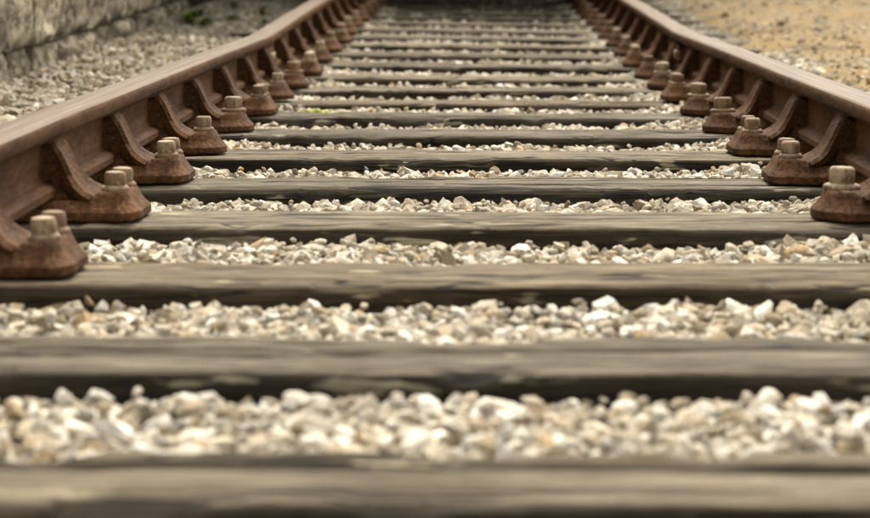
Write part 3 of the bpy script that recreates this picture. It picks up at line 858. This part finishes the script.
# ------------------------------------------------------------------ unseen wagon placed above the picture's top edge to shade the far track
WY = 15.7
def wagon():
    zr = E(WY + 3) + HR
    root = link('unseen_wagon', None, loc=(0, WY, zr), rot=(math.atan(0.0128), 0, 0)); tag(root, 'unseen plank-sided freight wagon placed far up the track to shade it', 'wagon')
    Lw = 6.2
    link('floor', bm_mesh('floor', box_bm(-1.22, 1.22, 0.0, Lw, 0.86, 0.95, 0.01)), M['wagonwood'], root)
    for s in (-1, 1):
        link('solebar', bm_mesh('solebar', box_bm(s * 0.98 - 0.05, s * 0.98 + 0.05, 0.12, Lw - 0.12, 0.58, 0.858, 0.006)), M['darkiron'], root)
        for k in range(6):
            link('plank', bm_mesh('plank', box_bm(s * 1.21 - 0.03, s * 1.21 + 0.03, 0.0, Lw, 0.955 + k * 0.21, 1.155 + k * 0.21, 0.006)), M['wagonwood'], root)
    for yy in (0.0, Lw):
        d = 0.06 if yy == 0 else -0.06
        link('headstock', bm_mesh('headstock', box_bm(-1.2, 1.2, min(yy, yy + d * 2) , max(yy, yy + d * 2), 0.55, 0.855, 0.008)), M['wagonwood'], root)
        for k in range(6):
            link('plank', bm_mesh('plank', box_bm(-1.17, 1.17, min(yy, yy + d), max(yy, yy + d), 0.957 + k * 0.21, 1.153 + k * 0.21, 0.006)), M['wagonwood'], root)
        for s in (-1, 1):
            bm = disc([(0.06, 0), (0.06, 0.30), (0.05, 0.42), (0.17, 0.43), (0.19, 0.45), (0.12, 0.47)])
            link('buffer', bm_mesh('buffer', bm, True, 40), M['darkiron'], root, (s * 0.86, yy, 0.72), (R(90) if yy == 0 else R(-90), 0, 0))
    for yy in (1.45, Lw - 1.45):
        ws = link('wheelset', bm_mesh('wheelset', disc([(0.06, -0.95), (0.06, 0.95)], 14), True, 40), M['darkiron'], root, (0, yy, 0.47), (0, R(90), 0))
        for s in (-1, 1):
            bm = disc([(0.40, -0.07), (0.47, -0.065), (0.475, 0.02), (0.50, 0.035), (0.50, 0.06), (0.38, 0.065), (0.36, 0.02), (0.12, 0.0), (0.10, 0.08)], 32)
            link('wheel', bm_mesh('wheel', bm, True, 35), M['darkiron'], ws, (0, 0, s * 0.765), (0 if s < 0 else math.pi, 0, 0))
wagon()

# ------------------------------------------------------------------ weeds, moss, straw
def leaf_bm(bm, base, direction, L, W, droop, up=Vector((0, 0, 1))):
    d = direction.normalized(); side = d.cross(up); side = side.normalized() if side.length > 1e-4 else Vector((1, 0, 0))
    prev = None
    for k in range(5):
        t = k / 4
        c = base + d * L * t + Vector((0, 0, -droop * L * t * t))
        w = W * math.sin(math.pi * (0.12 + 0.83 * t)) * 0.5
        a, b_ = bm.verts.new(c - side * w), bm.verts.new(c + side * w + Vector((0, 0, 0.1 * W)))
        if prev: bm.faces.new((prev[0], prev[1], b_, a))
        prev = (a, b_)

def weed(name, loc, nl, L, W, mat, label, cat, upness=0.8, droop=0.3, group=None, stem=True):
    root = link(name, None, loc=loc); tag(root, label, cat, group)
    bm = bmesh.new()
    for i in range(nl):
        a = random.uniform(0, 6.28)
        d = Vector((math.cos(a), math.sin(a), random.uniform(0.3, 1.6) * upness))
        h = random.uniform(0, L * 0.6) if stem else 0
        leaf_bm(bm, Vector((math.cos(a) * .004, math.sin(a) * .004, h)), d, L * random.uniform(.6, 1.1), W, droop)
    link('leaves', bm_mesh('leaves', bm, True), mat, root)
    if stem:
        st = disc([(W * .1, -0.02), (W * .08, L * .3), (W * .05, L * .65)], 6)
        link('stem', bm_mesh('stem', st, True), mat, root)
    return root
random.seed(77)
weed('weed', (-1.36, 12.9, E(12.9, -1) + 0.02), 70, 0.07, 0.024, M['leaf'], 'bright green leafy weed at the foot of the stone wall corner', 'weed', 0.7, group='green weeds')
weed('weed', (-1.28, 12.75, E(12.75, -1) + 0.015), 50, 0.055, 0.02, M['leaf'], 'smaller green weed in front of the leafy one by the wall corner', 'weed', 0.6, group='green weeds')
weed('weed', (-1.44, 10.9, E(10.9) + 0.01), 9, 0.03, 0.016, M['leaf'], 'tiny green sprout at the wall foot', 'weed', 0.5, group='green weeds')
WEEDS = ('nearer of the two beside the bright leafy weed', 'foremost, close to the left rail', 'at the very foot of the wall corner', 'in the middle of the strip', 'close to the left rail, behind the foremost', 'farthest back')
for wi, (wx, wy, wl_) in enumerate(((-1.2, 13.3, 0.05), (-1.02, 13.0, 0.04), (-1.4, 13.8, 0.06), (-1.12, 14.1, 0.06), (-0.95, 13.7, 0.05), (-1.3, 14.6, 0.07))):
    weed('weed', (wx, wy, E(wy, wx) + 0.012), 34, wl_, 0.014, M['darkleaf'], 'small dark weed in the shaded stones, ' + WEEDS[wi], 'weed', 0.6, group='dark weeds in the shade')
weed('sprout', (0.268, 3.572, -0.04), 7, 0.020, 0.009, M['moss'], 'tiny yellow-green sprout against the front of a sleeper', 'weed', 1.0, group='green weeds')
def moss(loc, r, label):
    bm = bmesh.new()
    bmesh.ops.create_icosphere(bm, subdivisions=3, radius=1)
    for v in bm.verts:
        n_ = noise.noise(v.co * 3 + Vector(loc)) * 0.3 + noise.noise(v.co * 9) * 0.12
        v.co = Vector((v.co.x * r * (1 + n_), v.co.y * r * 0.6 * (1 + n_), max(-0.2, v.co.z) * r * 0.28 * (1 + n_ * 2)))
    tag(link('moss_patch', bm_mesh('moss_patch', bm, True), M['moss'], loc=loc), label, 'moss', 'moss among the stones')
moss((-0.47, 7.78, E(7.8) - 0.026), 0.05, 'yellow-green moss patch left of centre on the low brownish sleeper')
moss((-0.40, 7.74, E(7.8) - 0.028), 0.035, 'small moss patch right beside the mossy spot left of centre')
moss((0.595, 6.98, E(7.0) - 0.022), 0.032, 'green moss lump below a chair of the right rail')
moss((0.22, 6.25, E(6.25) - 0.024), 0.016, 'small green moss spot in stones right of centre')

def straw(loc, n, L, label):
    bm = bmesh.new()
    for i in range(n):
        a = random.uniform(0, 6.28); el = random.uniform(0.0, 0.9)
        d = Vector((math.cos(a) * math.cos(el), math.sin(a) * math.cos(el), math.sin(el)))
        leaf_bm(bm, Vector((random.uniform(-.02, .02), random.uniform(-.02, .02), 0.0)), d, L * random.uniform(.5, 1.1), 0.0022, 0.25)
    tag(link('straw', bm_mesh('straw', bm), M['straw'], loc=loc), label, 'straw', 'dry straws in the ballast')
straw((0.56, 4.22, E(4.2) - 0.03), 7, 0.05, 'dry straws in the stones before the right rail, near the two-bolt chair')
straw((0.02, 5.45, -0.03), 3, 0.045, 'single dry straw sticking out of the stones near the centre')
straw((-0.58, 4.02, -0.03), 4, 0.05, 'dry straws beside the second chair of the left rail')

# low dead tufts on the sandy yard
def tuft(loc, n, L, label):
    bm = bmesh.new()
    for i in range(n):
        a = random.uniform(0, 6.28); el = random.uniform(0.15, 1.2); q = random.gauss(0, .05)
        d = Vector((math.cos(a) * math.cos(el), math.sin(a) * math.cos(el), math.sin(el)))
        leaf_bm(bm, Vector((random.gauss(0, .012), random.gauss(0, .012), -0.004)), d, L * random.uniform(.4, 1.1), 0.005, 0.5)
    tag(link('dry_tuft', bm_mesh('dry_tuft', bm), M['straw'], loc=loc), label, 'dry grass', 'dry tufts on the sandy yard')
for (x, y, lab) in ((1.72, 11.4, 'dark dry grass tuft on the sand at the right picture edge'), (1.62, 12.1, 'dry grass tuft on the sand just behind the one at the right edge'), (1.52, 11.2, 'low dry tuft on the sand nearest to the right rail')):
    tuft((x, y, float(sand_level(x, y))), 90, 0.08, lab)

# rotten timber lying in the stones by the left wall
def offcut(loc, rot, L, w, h, label):
    bm = box_bm(-L / 2, L / 2, -w / 2, w / 2, -h / 2, h / 2, 0)
    bmesh.ops.subdivide_edges(bm, edges=[e for e in bm.edges if e.calc_length() > L * 0.9], cuts=9)
    bmesh.ops.subdivide_edges(bm, edges=list(bm.edges), cuts=1, use_grid_fill=True)
    for v in bm.verts:
        d = noise.noise_vector(Vector((v.co.x * 6, v.co.y * 20, v.co.z * 20)) + Vector(loc)); v.co += Vector((d.x * .02, d.y * .012, d.z * .012))
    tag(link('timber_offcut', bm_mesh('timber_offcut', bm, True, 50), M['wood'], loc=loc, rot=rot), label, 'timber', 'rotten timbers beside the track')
offcut((-1.12, 12.2, E(12.2) + 0.005), (0.05, 0.02, 0.12), 0.32, 0.08, 0.04, 'dark rotten timber half buried in stones between left rail and wall')
